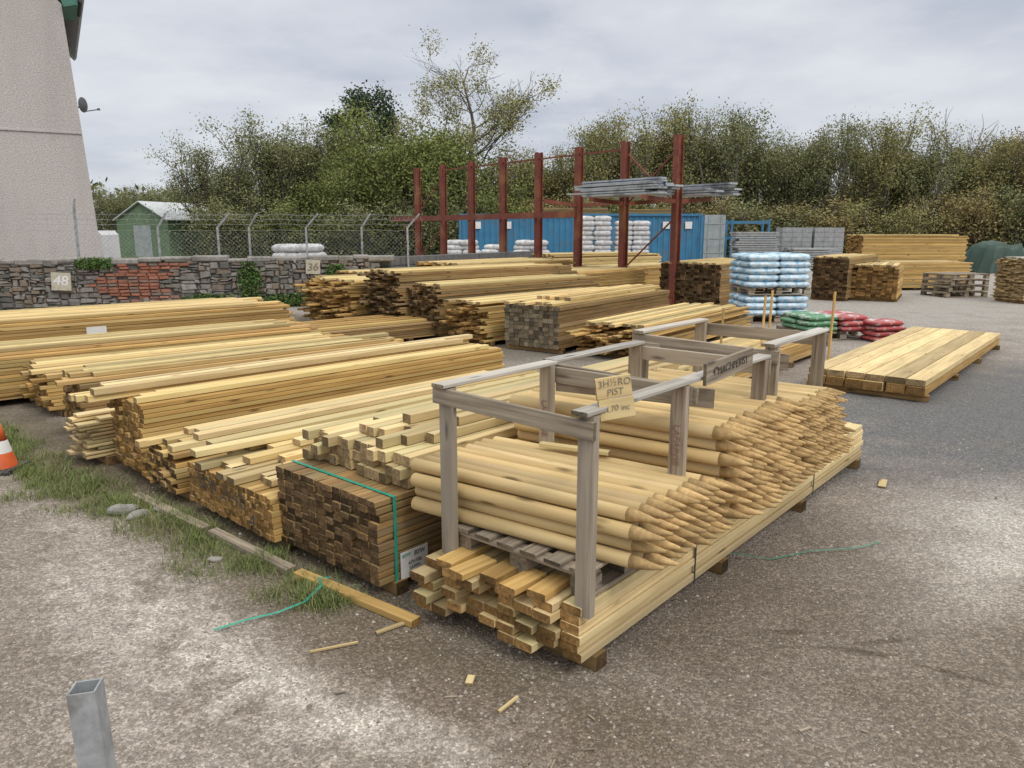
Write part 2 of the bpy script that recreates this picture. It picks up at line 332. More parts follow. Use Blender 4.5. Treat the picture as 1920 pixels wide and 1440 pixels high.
# ---------------------------------------------------------------- crates
def crate(s0,Ls,Ws,hp,label,diag=False,w0=0,lafarge=False,fp=True):
    x,y=toW(K,DH,s0,w0)
    root=mk('stake_crate',None,(),None,label,'crate','pallet crates holding stakes',loc=(x,y,.314),rot=R(DH))
    pb=MB()
    for yy in (.05,Ws/2,Ws-.05):
        pb.beam((.06,yy,.012),(Ls,yy,.012),.09,.018)
        for xx in (.1,Ls/2,Ls-.05): pb.beam((xx-.045,yy,.055),(xx+.045,yy,.055),.09,.066)
    for i in range(3): xx=.09+i*(Ls-.14)/2;pb.beam((xx,.0,.099),(xx,Ws,.099),.085,.018)
    for i in range(6): yy=.05+i*(Ws-.1)/5;pb.beam((.04,yy,.1175),(Ls,yy,.1175),.085,.016)
    mk('pallet_base',pb.mesh('pallet_base'),(W_grey,E_grey),root)
    for i,(px,py) in enumerate(((.02,.0),(.02,Ws),(Ls,.0),(Ls,Ws))):
        if not fp and px<.1: continue
        b=MB();lean=random.uniform(-.014,.014)
        b.beam((px,py,-.04 if px<.1 and py<.1 else .0),(px+lean,py+lean,hp),.074,.038,up=(1,0,0))
        po=mk('post',b.mesh('post'),(W_grey,E_grey),root)
        if lafarge and px>.1: text('LAFARGE',.045,M_redink,po,frameM((px-.0285,py+lean*.5,.50),(0,0,-1),(-1,0,0)),'stencil_lettering')
    def rail(p0,p1,w,h,m): 
        b=MB();b.beam(p0,p1,w,h);mk('rail',b.mesh('rail'),(m,E_grey),root)
    rail((-.012,-.05,hp-.055),(-.012,Ws+.05,hp-.035),.02,.072,W_grey)
    rail((-.04,.0,hp+.010),(Ls+.04,.0,hp+.010),.074,.018,W_lgrey)
    rail((-.04,Ws,hp+.012),(Ls+.04,Ws,hp+.009),.074,.018,W_lgrey)
    rail((Ls+.032,-.04,hp-.05),(Ls+.032,Ws+.04,hp-.05),.02,.08,W_grey)
    if diag: rail((-.04,Ws-.05,hp-.09),(.20,-.03,hp-.11),.02,.09,W_grey)
    return root
c1=crate(.0,.72,.74,.77,'front grey pallet crate of round stakes with price sign',lafarge=True)
c2=crate(.80,.80,.76,.77,'middle grey pallet crate of thick pointed stakes',diag=True,fp=False)
c3=crate(1.72,.78,.80,.82,'grey pallet crate of thin pointed stakes',diag=True)
sx_,sy_=toW(K,DH,.20,-.06)
root=mk('price_sign',None,(),None,'handwritten plywood price sign reading half round price','sign',loc=(sx_-.06,sy_-.05,1.13),rot=(R(-8),R(-4),R(16)))
b=MB();b.beam((-.074,0,.043),(.068,0,.047),.012,.080);b.beam((-.068,.001,-.039),(.074,.001,-.036),.012,.080);mk('sign_board',b.mesh('sign_board'),(W_pale,E_pale),root)
for t,z,sz in (('3H½RO',.062,.037),('PIST',.026,.036),('.4.70 inc',-.035,.031)):
    text(t,sz,M_fade,root,frameM((0,-.0085,z),(1,0,.03),(0,-1,0)),off=-.006)
root=mk('name_sign',None,(),None,'long weathered board sign with handwritten black capitals','sign',loc=(*toW(K,DH,.84,-.055),1.085),rot=(0,R(-2),R(DH)))
b=MB();b.beam((0,0,.03),(.50,0,.03),.016,.10);mk('sign_board',b.mesh('sign_board'),(W_grey,E_grey),root)
text('4"MACHPERIST',.054,M_ink,root,frameM((.25,-.0105,.03),(1,0,0),(0,-1,0)),off=-.010,sx=1.05)
# ---------------------------------------------------------------- stakes
def stake_mesh(r,L,tip,seed):
    rd=random.Random(seed);mb=MB();n=14
    t=(rd.random(),rd.random(),rd.random());pts=[];rad=[]
    bx,by=rd.uniform(-.005,.005),rd.uniform(-.004,.004)
    for k in range(9):
        u=k/8;x=u*(L-tip);pts.append((x,bx*math.sin(u*3.1),by*math.sin(u*3.1)));rad.append(r*(1.0-.06*u+rd.uniform(-.02,.02)))
    mb.tube([(-.004,0,0)]+pts,[r*.93]+rad,n,t)
    pts2=[pts[-1],(L-tip*.75,0,0),(L-tip*.38,0,0),(L-.004,rd.uniform(-.004,.004),rd.uniform(-.004,.004))]
    mb.tube(pts2,[rad[-1],rad[-1]*.86,rad[-1]*.52,.006],n,t,mi=1)
    me=mb.mesh('round_stake',True);me.materials.append(W_stake);me.materials.append(E_tip)
    return me
def stakes(s0,n,rows,r,z0,L,wb,variants,shift,seed,gap=1.03,label='',fan=0):
    rd=random.Random(seed)
    for k in range(rows):
        nn=n-(k%2)
        for i in range(nn):
            s=s0+(k%2)*r+i*2*r*gap+rd.uniform(-.0015,.0015)
            w=wb+rd.uniform(-.02,.02)+.012*k
            x,y=toW(K,DH,s,w)
            ang=DH-math.degrees(math.atan2(L,shift+fan*i))+rd.uniform(-.2,.2)
            mk('round_stake',rd.choice(variants),(),None,label,'stake','round pointed stakes',loc=(x,y,z0+r+k*r*1.78+rd.uniform(-.001,.001)),rot=(rd.uniform(0,6.28),R(rd.uniform(0,.3)),R(ang)))
v1=[stake_mesh(.0325+.0012*(i%3-1),1.26,.14,i) for i in range(9)]
v2=[stake_mesh(.034+.0015*(i%3-1),1.27,.15,20+i) for i in range(9)]
v3=[stake_mesh(.0255,1.22,.11,40+i) for i in range(6)]
stakes(.065,10,4,.0327,.442,1.26,1.0,v1,.14,1,label='pale peeled round stake with sharpened tip in crate',fan=.002)
stakes(.80,12,7,.0342,.442,1.27,.97,v2,.13,2,label='thick golden peeled stake with sharpened brown tip',fan=.001)
stakes(1.72,13,8,.0257,.442,1.22,.94,v3,.11,3,label='thin peeled stake with brown sharpened tip',fan=0)
loose(K,DH,.69,[(.62,.70,.36,-75,.04,.02,0)],(W_pale,E_pale),'short pale batten lying across the stakes')
for i,(x,y,h) in enumerate(((3.1,9.2,.95),(3.25,9.4,1.0),(3.95,9.2,1.0),(2.45,8.7,.85))):
    b=MB();b.beam((0,0,0),(.02,.01,h),.035,.022,up=(1,0,0));mk('upright_batten',b.mesh('upright_batten'),(W_gold,E_pale),None,'upright pale batten standing beside a timber pack','post','upright battens',loc=(x,y,0))
def gbeam(p0,p1,w,h,m,label):
    b=MB();d=Vector((p1[0]-p0[0],p1[1]-p0[1],0));b.beam((0,0,h/2),(d.length,0,h/2),w,h)
    mk('timber_board',b.mesh('timber_board'),m,None,label,'board',loc=(p0[0],p0[1],0.002),rot=math.atan2(d.y,d.x))
gbeam((-1.10,3.56),(-.43,3.07),.06,.035,(W_gold,E_gold),'thick sill beam lying on the gravel')
gbeam((-1.75,4.1),(-1.14,3.59),.06,.035,(W_grey,E_grey),'weathered sill beam half buried in grass')
gbeam((-2.5,4.72),(-1.80,4.14),.06,.03,(W_grey,E_grey),'grey sill beam lying along the grass edge')
gbeam((-4.4,13.6),(-3.0,12.4),.1,.05,(W_gold,E_gold),'golden board lying on the ground between packs')
# ---------------------------------------------------------------- rack
RA=math.atan2(.795,-.607)
rk=mk('cantilever_rack',None,(),None,'tall rusty red steel cantilever storage rack','storage rack',loc=(3.72,17.26,0),rot=RA)
st=1.642
for i in range(8):
    b=MB();x=i*st;lean=(i-3)*-.012
    for yy in (-.085,.085): b.beam((x,yy,0),(x+lean,yy,3.8),.15,.014,0,up=(0,1,0))
    b.beam((x,0,0),(x+lean,0,3.79),.012,.16,0,up=(0,1,0))
    mk('post',b.mesh('post'),M_rust,rk)
    b=MB()
    for sg in (-1,1):
        if sg==1 and i>3: continue
        b.beam((x,sg*.08,.12),(x,sg*1.15,.10),.10,.14,0)
    mk('base_arm',b.mesh('base_arm'),M_rust,rk)
    if i<3:
        b=MB()
        for sg in (-1,1): b.beam((x,sg*.095,2.36),(x,sg*1.15,2.44),.07,.09,0)
        mk('arm',b.mesh('arm'),M_rust,rk)
b=MB();b.beam((2.0*st,.15,2.13),(7*st+1.5,.15,2.1),.09,.16,0);mk('tie_beam',b.mesh('tie_beam'),M_rust,rk)
b=MB()
b.beam((st,0.02,3.62),(6*st,0.02,3.62),.04,.04,0)
b.beam((0.05,.02,3.5),(st-.05,.02,2.3),.03,.03,0);b.beam((0.05,-.02,2.3),(st-.05,-.02,3.5),.03,.03,0)
b.beam((6*st,.02,3.4),(7*st,.02,2.2),.03,.03,0);b.beam((6*st,-.02,1.9),(7*st,-.02,.7),.03,.03,0);b.beam((0.05,.02,2.0),(st-.05,.02,.8),.03,.03,0)
mk('brace',b.mesh('brace'),M_rust,rk)
for (s,w,L,n,wd,lab) in ((-.1,.6,2.6,7,.85,'bundle of galvanised steel sheets on rack arms'),(-.7,-.75,3.0,5,.85,'bundle of grey steel lintels on rack arms')):
    b=MB()
    for k in range(n):
        for q in range(3):
            if k>n-3 and q!=1: continue
            dx=random.uniform(-.25,.2);b.beam((dx,q*wd/3,k*.055),(L+dx+random.uniform(-.3,.1),q*wd/3+random.uniform(-.04,.04),k*.055+random.uniform(-.01,.01)),wd/3-.02,.04,0)
    x,y=toW((3.72,17.26),math.degrees(RA),s,w-wd/3);mk('steel_sheet_bundle',b.mesh('steel_sheet_bundle'),M_sheet,None,lab,'steel',loc=(x,y,2.52),rot=RA)
# ---------------------------------------------------------------- container
def corrug(name,L,Hh,mat,parent,loc,rot,amp=.035,pitch=.28):
    v=[];f=[];n=int(L/pitch);xs=[]
    for i in range(n):
        x=i*L/n;p=L/n;xs+=[(x,0),(x+p*.35,0),(x+p*.5,amp),(x+p*.85,amp)]
    xs.append((L,0))
    for x,y in xs: v+=[(x,y,0),(x,y,Hh)]
    for i in range(len(xs)-1): f.append((2*i,2*i+2,2*i+3,2*i+1))
    me=bpy.data.meshes.new(name);me.from_pydata(v,[],f);return mk(name,me,mat,parent,loc=loc,rot=rot)
ct=mk('shipping_container',None,(),None,'long blue corrugated shipping container with open end doors','shipping container',loc=(-2.6,37.6,0),rot=0)
corrug('side_wall',11.7,2.25,M_bluep,ct,(.12,.03,.15),0);corrug('side_wall',11.7,2.25,M_bluep,ct,(.12,2.35,.15),0)
corrug('end_wall',2.2,2.25,M_bluep,ct,(.05,.12,.15),R(90))
b=MB()
for y in (0.0,2.4):
    b.beam((0,y,.08),(12,y,.08),.1,.16,0);b.beam((0.02,y,2.45),(11.98,y,2.45),.1,.1,0)
    for x in (.05,11.95): b.beam((x,y,.17),(x,y,2.395),.12,.12,0)
for x in (.05,11.95): b.beam((x,.06,2.45),(x,2.34,2.45),.1,.09,0)
mk('frame',b.mesh('frame'),M_bluep,ct)
b=MB();b.box((6,1.2,2.47),(11.8,2.3,.04),0);mk('roof',b.mesh('roof'),M_bluep,ct)
for a,xx,yy in ((-12,12.06,-.06),(28,12.06,2.46)):
    b=MB();b.box((.5,0,1.3),(1.0,.05,2.25),0)
    for q in (.2,.8): b.tube([(q,-.04,.2),(q,-.04,2.4)],[.02,.02],6)
    for zz in (.6,1.3,2.0): b.box((.5,-.035,zz),(.9,.03,.05),0)
    mk('door',b.mesh('door'),M_greyp if a<0 else M_bluep,ct,loc=(xx,yy,.02),rot=R(a))
for x in (.9,2.4,10.2,11.3):
    b=MB();b.box((x,-.02,1.95),(.34,.02,.34),0);mk('sticker',b.mesh('sticker'),M_white,ct)
for (x,n,L,lab,mt) in ((1.6,5,3.2,'small brown timber stack on top of the container',(W_brown,E_dark)),(5.8,4,2.6,'rusty brown board stack lying on the container roof',(W_brown,E_gold))):
    b=MB()
    for k in range(n):
        for q in range(6): b.beam((q*.02,q*.2,k*.06),(L-q*.05,q*.2,k*.06),.18,.05)
    mk('timber_pack',b.mesh('timber_pack'),mt,None,lab,'timber',loc=(x,38.4,2.53))
b=MB()
for x in (0,1.9):
    for y in (0,1.0): b.beam((x,y,0),(x,y,2.25),.1,.1,0)
for z in (1.3,2.1):
    for y in (0,1.0): b.beam((.05,y,z),(1.85,y,z),.08,.14,0)
mk('steel_storage_frame',b.mesh('steel_storage_frame'),M_bluep,None,'blue steel storage frame beside the container','storage frame',loc=(11.3,39.2,0))
for (x,y,nz,lab) in ((9.9,33.5,16,'stack of grey concrete lintels on bearers'),(12.2,33.0,9,'short stack of grey lintels in the yard')):
    b=MB()
    for k in range(nz):
        for q in range(4): b.beam((random.uniform(-.1,.1),q*.26,.1+k*.1),(1.8+random.uniform(-.15,.15),q*.26,.1+k*.1),.24,.075,.005)
    mk('lintel_stack',b.mesh('lintel_stack'),M_slab,None,lab,'concrete lintels',loc=(x,y,0))
for (x,y) in ((12.3,34.5),(13.8,34.6)):
    b=MB()
    for k in range(8):
        for q in range(3): 
            for w in range(3): b.box((.22+q*.45,.25+w*.3,.22+k*.215),(.44,.29,.205),.006)
    mk('block_stack',b.mesh('block_stack'),M_slab,None,'cube of grey concrete blocks','concrete blocks','cubes of concrete blocks',loc=(x,y,0))
# ---------------------------------------------------------------- bags
def bag_mesh(name,L,W,Hh,seed,mat):
    rd=np.random.RandomState(seed);nu,nv=24,12;v=[];f=[]
    se=lambda a,e:math.copysign(abs(a)**e,a)
    for i in range(nv+1):
        ph=-math.pi/2+math.pi*i/nv
        for j in range(nu):
            th=2*math.pi*j/nu
            x=se(math.cos(ph),.4)*se(math.cos(th),.3);y=se(math.cos(ph),.4)*se(math.sin(th),.3);z=se(math.sin(ph),.6)
            z*=(1-.4*max(abs(x),abs(y))**4);q=1+rd.uniform(-.03,.03)
            v.append((x*L/2*q,y*W/2*q,z*Hh/2*(q+rd.uniform(-.06,.06))))
    for i in range(nv):
        for j in range(nu): f.append((i*nu+j,i*nu+(j+1)%nu,(i+1)*nu+(j+1)%nu,(i+1)*nu+j))
    me=bpy.data.meshes.new(name);me.from_pydata(v,[],f);me.polygons.foreach_set('use_smooth',[True]*len(f));me.materials.append(mat);return me
def pallet(x,y,z,deg,label,L=1.2,W=1.0,mats=(W_grey,E_grey)):
    b=MB()
    for yy in (.05,W/2,W-.05):
        b.beam((0,yy,.012),(L,yy,.012),.09,.02)
        for xx in (.06,L/2,L-.06): b.beam((xx-.06,yy,.06),(xx+.06,yy,.06),.09,.075)
    for xx in (.05,L/2,L-.05): b.beam((xx,0,.108),(xx,W,.108),.09,.02)
    for i in range(7): xx=.05+i*(L-.1)/6;b.beam((xx,0,.13),(xx,W,.13),.1,.02)
    return mk('pallet',b.mesh('pallet'),mats,None,label,'pallet','pallets in the yard',loc=(x,y,z),rot=R(deg))
def bagstack(x,y,z,deg,nl,meshes,label,group,nx=2,ny=2,L=.6,W=.5,h=.12,name='cement_bag',jit=.02):
    rd=random.Random(int(x*100+z*10))
    for k in range(nl):
        for i in range(nx):
            for j in range(ny):
                px,py=toW((x,y),deg,(i+.5)*L+rd.uniform(-jit,jit),(j+.5)*W+rd.uniform(-jit,jit))
                mk(name,rd.choice(meshes),(),None,label,'bag',group,loc=(px,py,z+h*(k+.5)+rd.uniform(-.004,.004)),rot=R(deg+rd.uniform(-3,3)+180*rd.randint(0,1)))
bw_=[bag_mesh('cement_bag',.64,.55,.145,i,M_bagbw) for i in range(4)]
pallet(4.45,14.1,0,4,'wooden pallet under wrapped blue and white bags')
bagstack(4.43,14.1,.14,4,3,bw_,'blue and white plastic bag on lower pallet','blue and white bags',h=.125)
pallet(4.45,14.1,.53,4,'wooden pallet between two tiers of bags')
bagstack(4.43,14.1,.67,4,5,bw_,'blue and white plastic bag on upper pallet','blue and white bags',h=.125)
br=[bag_mesh('compost_bag',.56,.40,.10,10+i,M_bagr) for i in range(2)];bg=[bag_mesh('compost_bag',.56,.40,.10,20+i,M_bagg) for i in range(2)]
pallet(4.75,11.8,0,12,'wooden pallet under low pile of compost bags',1.2,1.0)
bagstack(4.72,11.8,.14,12,3,bg,'green and white compost bag','compost bags',1,2,.54,.42,.085,'compost_bag',.03)
bagstack(5.28,11.85,.14,12,3,br,'red compost bag on a low pile','compost bags',1,2,.54,.42,.085,'compost_bag',.03)
bagstack(5.75,11.6,.0,16,4,br,'red compost bag stacked on the ground','compost bags',1,1,.54,.42,.085,'compost_bag',.03)
ww=[bag_mesh('sand_bag',.8,.66,.25,30+i,M_bagw) for i in range(4)]
bagstack(2.8,33.2,0.05,0,11,ww,'grey white plastic sack in a tall stack','white sacks',2,1,.78,.6,.205,'sand_bag',.05)
bagstack(4.5,33.4,0.05,0,10,ww,'grey white plastic sack in a stack','white sacks',2,1,.78,.6,.205,'sand_bag',.05)
bagstack(-2.9,33.0,0.05,0,6,ww,'grey white plastic sack by the container','white sacks',2,1,.72,.6,.205,'sand_bag',.08)
bagstack(.1,33.0,0.05,0,6,ww,'grey white plastic sack by the container','white sacks',2,1,.72,.6,.205,'sand_bag',.08)
bagstack(-1.3,33.6,0.05,0,5,ww,'grey white plastic sack by the container','white sacks',1,1,.72,.6,.205,'sand_bag',.08)
bagstack(-6.9,22.0,0.0,0,6,ww,'white plastic sack behind the fence','white sacks',2,1,.66,.6,.22,'sand_bag',.08)
for k in range(4): pallet(11.3+.05*k,19.5,.155*k,8+3*k,'weathered pallet in a leaning pallet stack',1.2,1.0)
v=[];f=[];rd=np.random.RandomState(4);n=26
for i in range(n+1):
    for j in range(n+1):
        x=i/n*2-1;y=j/n*2-1;d=max(abs(x),abs(y));hh=.85+.3*(x<-.1)+.1*math.sin(4*y)
        z=hh*(1-max(0,d-.8)/.2)**.8 if d>.8 else hh
        z+=.06*math.sin(x*13+y*3)*(d<.95)+rd.uniform(-.03,.03);v.append((x*1.7*(1+.07*math.sin(9*y)),y*1.0*(1+.08*math.sin(11*x)),max(0,z)))
for i in range(n):
    for j in range(n): a=i*(n+1)+j;f.append((a,a+n+1,a+n+2,a+1))
me=bpy.data.meshes.new('tarpaulin_cover');me.from_pydata(v,[],f);me.polygons.foreach_set('use_smooth',[True]*len(f))
mk('tarpaulin_cover',me,M_tarp,None,'dark green tarpaulin draped over a stack','tarpaulin',loc=(20.9,31.5,0))
# ---------------------------------------------------------------- stone wall
wdeg=13.04;wo=(-19.4,14.0);WL=16.6
wall=mk('stone_wall',None,(),None,'old rubble stone wall with a red brick patch','wall',loc=(*wo,0),rot=R(wdeg))
b=MB();b.box((WL/2,.2,.52),(WL,.34,1.04),0);mk('wall_core',b.mesh('wall_core'),M_mort,wall)
rd=random.Random(3);sm=MB();bm=MB();z=0.0
bx0,bx1=10.75,12.2
def blk(mb,x0,x1,z0,z1,dep,jj=.02):
    j=lambda a:rd.uniform(-a,a)
    q=[(x0+j(jj),z0+j(jj)),(x1+j(jj),z0+j(jj)),(x1+j(jj),z1+j(jj)),(x0+j(jj),z1+j(jj))]
    bs=len(mb.v);t=(rd.random(),rd.random(),0);cx=(x0+x1)/2;cz=(z0+z1)/2
    for x,zz in q: mb.v.append(Vector((x,.06,zz)))
    for x,zz in q: mb.v.append(Vector((x,.02-dep*.6,zz)))
    for x,zz in q: mb.v.append(Vector((cx+(x-cx)*.75,.0-dep,cz+(zz-cz)*.7)))
    for _ in range(12): mb.t.append(t);mb.g.append(Vector((0,0,0)))
    for o_ in (0,4):
        for i in range(4): mb.f.append((bs+o_+i,bs+o_+(i+1)%4,bs+o_+4+(i+1)%4,bs+o_+4+i));mb.mi.append(0)
    mb.f.append((bs+8,bs+9,bs+10,bs+11));mb.mi.append(0)
def inb(x,z): return bx0+.25*math.sin(z*9)<x<bx1+.3*math.sin(z*7+1) and z>.15
x=4.5
while x<WL-.05:
    cw=rd.uniform(.2,.5);z=rd.uniform(-.05,0)
    while z<1.02:
        h=rd.uniform(.04,.15);xx=x
        while xx<x+cw-.03:
            w=min(rd.uniform(.08,.36),x+cw-xx)
            if not inb(xx+w/2,z): blk(sm,xx+.006,xx+w-.006,max(0,z)+.004,z+h-.006,rd.uniform(0,.06),.026)
            xx+=w
        z+=h
    x+=cw
z=.16
while z<.98:
    x=bx0-.3+rd.uniform(-.1,0)
    while x<bx1+.3:
        if inb(x+.1,z) and rd.random()<.93: blk(bm,x+.004,x+.206,z+.004,z+.068,rd.uniform(0.01,.045),.01)
        x+=.212
    z+=.072
mk('stonework',sm.mesh('stonework'),M_stone,wall);mk('brick_patch',bm.mesh('brick_patch'),M_brick,wall)
b=MB();x=0
while x<WL: 
    w=rd.uniform(.3,.9);b.box((x+w/2,.18,1.085+rd.uniform(-.03,.03)),(w-.01,.44,rd.uniform(.08,.14)),.025);x+=w
mk('coping',b.mesh('coping'),M_conc,wall)
def numboard(txt,s,z,sz,lab):
    x,y=toW(wo,wdeg,s,-.09);r_=mk('number_board',None,(),None,lab,'sign','painted number boards on the wall',loc=(x,y,z),rot=(0,R(3),R(wdeg)))
    b=MB();b.box((0,0,0),(sz,.03,sz),.004);mk('board',b.mesh('board'),M_cream,r_)
    text(txt,sz*.75,M_white if txt=='48' else M_fade,r_,frameM((0,-.018,0),(1,0,0),(0,-1,0)),off=.02)
numboard('48',9.95,.65,.38,'square cream number board reading 48 on stone wall')
numboard('36',15.2,.90,.32,'square cream number board reading 36 on stone wall')
w2=mk('block_wall',None,(),None,'dark grey rendered block wall joining the stone wall','wall',loc=(-3.25,17.8,0),rot=R(55))
b=MB()
for k in range(5):
    for i in range(16): b.box((.23+i*.45+(k%2)*.2,.1,.11+k*.22),(.44,.2,.21),.006)
mk('blockwork',b.mesh('blockwork'),plain('dark_blockwork',(.17,.17,.165),(.10,.10,.10),6,.9),w2)
def leaves(name,cent,size,tint,rs,mat,parent=None,**k):
    n=len(cent);a=rs.normal(size=(n,3));a/=np.linalg.norm(a,axis=1)[:,None];c=rs.normal(size=(n,3));c-=a*(a*c).sum(1)[:,None];c/=np.linalg.norm(c,axis=1)[:,None]
    s=size*rs.uniform(.6,1.3,n)[:,None]
    v=np.empty((n,4,3));v[:,0]=cent-a*s;v[:,1]=cent+c*s*.5;v[:,2]=cent+a*s;v[:,3]=cent-c*s*.5
    me=bpy.data.meshes.new(name);me.vertices.add(4*n);me.vertices.foreach_set('co',v.astype(np.float32).ravel())
    me.loops.add(4*n);me.loops.foreach_set('vertex_index',np.arange(4*n,dtype=np.int32))
    me.polygons.add(n);me.polygons.foreach_set('loop_start',np.arange(0,4*n,4,dtype=np.int32));me.update(calc_edges=True)
    col=np.ones((n,4,4),dtype=np.float32);col[:,:,0]=tint[:,None];col[:,:,1]=rs.uniform(0,1,n)[:,None]
    ca=me.color_attributes.new('tint','FLOAT_COLOR','POINT');ca.data.foreach_set('color',col.ravel())
    me.validate();return me
rs=np.random.RandomState(2)
for (s,zc,ww_,hh,n) in ((13.8,.55,.24,.45,1100),(10.6,1.02,.35,.12,700),(15.7,.75,.22,.2,700),(12.9,.16,.5,.16,1200),(14.6,.14,.6,.16,1300),(15.4,.2,.5,.2,1300)):
    cc=np.stack([np.clip(rs.normal(0,ww_*.5,n),-ww_,ww_),rs.uniform(-.04,.06,n),np.clip(rs.normal(0,hh*.5,n),-hh*.9,hh)],1);x,y=toW(wo,wdeg,s,-.08)
    mk('ivy_plant',leaves('ivy_plant',cc,.042,rs.uniform(0,1,n),rs,L_ivy),L_ivy,None,'green ivy and weeds clinging to the stone wall','climbing plant','ivy on the wall',loc=(x,y,max(zc,.12)),rot=R(wdeg))
# ---------------------------------------------------------------- fence
fn=mk('chain_link_fence',None,(),None,'galvanised chain link fence with cranked posts and barbed wire','fence',loc=(-11.0,17.0,0),rot=R(11))
for i,x in enumerate((2.9,4.2,4.9,6.2,7.5,8.6)):
    b=MB();l=.3 if i%2 else .22
    b.beam((x,0,.4),(x,0,1.8),.045,.045,0,up=(0,1,0));b.beam((x,0,1.79),(x+l,-.05,2.12),.04,.04,0,up=(0,1,0))
    mk('post',b.mesh('post'),M_galv,fn)
b=MB();sp=.10;Z0,Z1=1.0,1.68
x=.3
while x<8.4:
    b.tube([(x,.03,Z0),(x+(Z1-Z0),.03,Z1)],[.0019]*2,3,cap=False);b.tube([(x+(Z1-Z0),.034,Z0),(x,.034,Z1)],[.0019]*2,3,cap=False);x+=sp
mk('wire_mesh',b.mesh('wire_mesh'),M_galv,fn)
b=MB()
for z,y_ in ((1.74,0),(1.88,-.02),(1.99,-.03),(2.1,-.05)):
    b.tube([(.2+k*.45,y_+.01*math.sin(k*2),z-.03*abs(math.sin(k*1.3))) for k in range(20)],[.003]*20,4)
b.tube([(.3+k*.03,-.06+.10*math.sin(k*.9),2.02+.10*math.cos(k*.9)) for k in range(290)],[.0028]*290,3)
mk('barbed_wire',b.mesh('barbed_wire'),M_galv,fn)
b=MB();b.beam((0,0,0),(.03,0,2.3),.05,.05,0,up=(1,0,0));b.beam((.03,0,2.29),(.07,0,2.5),.04,.04,0,up=(1,0,0))
mk('fence_post',b.mesh('fence_post'),M_galv,None,'thin grey fence post beside the house','post',loc=(-11.0,19.2,0))
# ---------------------------------------------------------------- house
hs=mk('rendered_house',None,(),None,'tall pebbledashed gable end of a house','house',loc=(-12.95,24,0),rot=R(31))
def poly(name,v,f,mat,parent):
    me=bpy.data.meshes.new(name);me.from_pydata(v,[],f);return mk(name,me,mat,parent)
Wd=11;ze=8.25;zr=13.75;D_=9;bt=-.38
v=[(0,0,0),(-Wd,0,0),(-Wd,0,ze),(-Wd/2,0,zr),(bt,0,ze),(0,D_,0),(-Wd,D_,0),(-Wd,D_,ze),(-Wd/2,D_,zr),(bt,D_,ze)]
poly('wall',v,[(0,4,3,2,1),(5,6,7,8,9),(0,5,9,4),(1,2,7,6)],M_dash,hs)
b=MB();b.box((-Wd/2-.18,-.02,4.62),(Wd-.1,.04,.07),.01);mk('string_course',b.mesh('string_course'),M_dash,hs)
b=MB()
for sg in (1,-1):
    b.beam((-Wd/2+sg*2.9,-.12,11.2),(-Wd/2+sg*2.9,D_+.2,11.2),7.9,.12,0,twist=sg*R(45))
mk('roof',b.mesh('roof'),M_slab,hs)
M_fas=plain('green_fascia_paint',(.06,.19,.14),(.04,.13,.10),3)
b=MB();b.beam((bt+.40,-.16,ze+.06),(bt+.40,1.6,ze+.06),.04,.18,0);b.beam((bt+.20,-.15,ze-.03),(bt+.20,1.6,ze-.03),.38,.03,0);b.beam((bt+.02,-.17,ze-.02),(bt+.38,-.17,ze+.08),.03,.18,0);mk('fascia',b.mesh('fascia'),M_fas,hs)
b=MB();b.tube([(bt+.50,-.2,ze+.12),(bt+.50,1.6,ze+.12)],[.06,.06],8);mk('gutter',b.mesh('gutter'),M_black,hs)
v=[];f=[];n=16
for i in range(7):
    rr=.19*i/6
    for j in range(n): a=2*math.pi*j/n;v.append((rr*math.cos(a),1.3*rr*rr,rr*1.2*math.sin(a)))
for i in range(6):
    for j in range(n): f.append((i*n+j,i*n+(j+1)%n,(i+1)*n+(j+1)%n,(i+1)*n+j))
M_dish=plain('dark_grey_dish',(.10,.105,.11),(.07,.07,.075),5,.6)
dish=poly('satellite_dish',v,f,M_dish,hs);dish.location=(-.06,.3,5.5);dish.rotation_euler=(0,0,R(45))
b=MB();b.beam((-.35,.35,5.42),(-.06,.3,5.42),.035,.035,0);b.beam((-.08,.3,5.3),(.28,.1,5.36),.025,.025,0);b.box((.31,.1,5.37),(.08,.06,.06));mk('dish_arm',b.mesh('dish_arm'),M_dish,hs)
sh=mk('green_shed',None,(),None,'small green shed with pale corrugated roof','shed',loc=(-25.9,50,0),rot=R(-14))
v=[(0,0,0),(3.9,0,0),(3.9,0,2.3),(1.95,0,3.4),(0,0,2.3),(0,6,0),(3.9,6,0),(3.9,6,2.3),(1.95,6,3.4),(0,6,2.3)]
poly('wall',v,[(0,1,2,3,4),(5,9,8,7,6),(1,6,7,2),(0,4,9,5)],M_greenp,sh)
b=MB();b.beam((.92,-.2,2.92),(.92,6.2,2.92),2.4,.06,0,twist=-R(30));b.beam((2.98,-.2,2.92),(2.98,6.2,2.92),2.4,.06,0,twist=R(30));mk('roof',b.mesh('roof'),M_roof,sh)
b=MB();b.box((1.95,-.03,1.0),(1.3,.05,2.0),0);mk('door',b.mesh('door'),M_greyp,sh)
vn=mk('parked_van',None,(),None,'small white van parked behind the stone wall','van',loc=(-18.6,36,0),rot=R(183))
pr=[(0,.35),(4.2,.35),(4.2,.95),(3.4,1.1),(2.7,1.65),(.15,1.7),(0,1.5)]
v=[(x,0,z) for x,z in pr]+[(x,1.7,z) for x,z in pr];n=7
poly('body',v,[tuple(range(n)),tuple(range(n,2*n))[::-1]]+[((i+1)%n,i,n+i,n+(i+1)%n) for i in range(n)],M_vanw,vn)
b=MB();b.box((.85,1.71,1.35),(1.1,.03,.38),.01);b.box((2.1,1.71,1.35),(.9,.03,.38),.01);mk('window',b.mesh('window'),M_glass,vn)
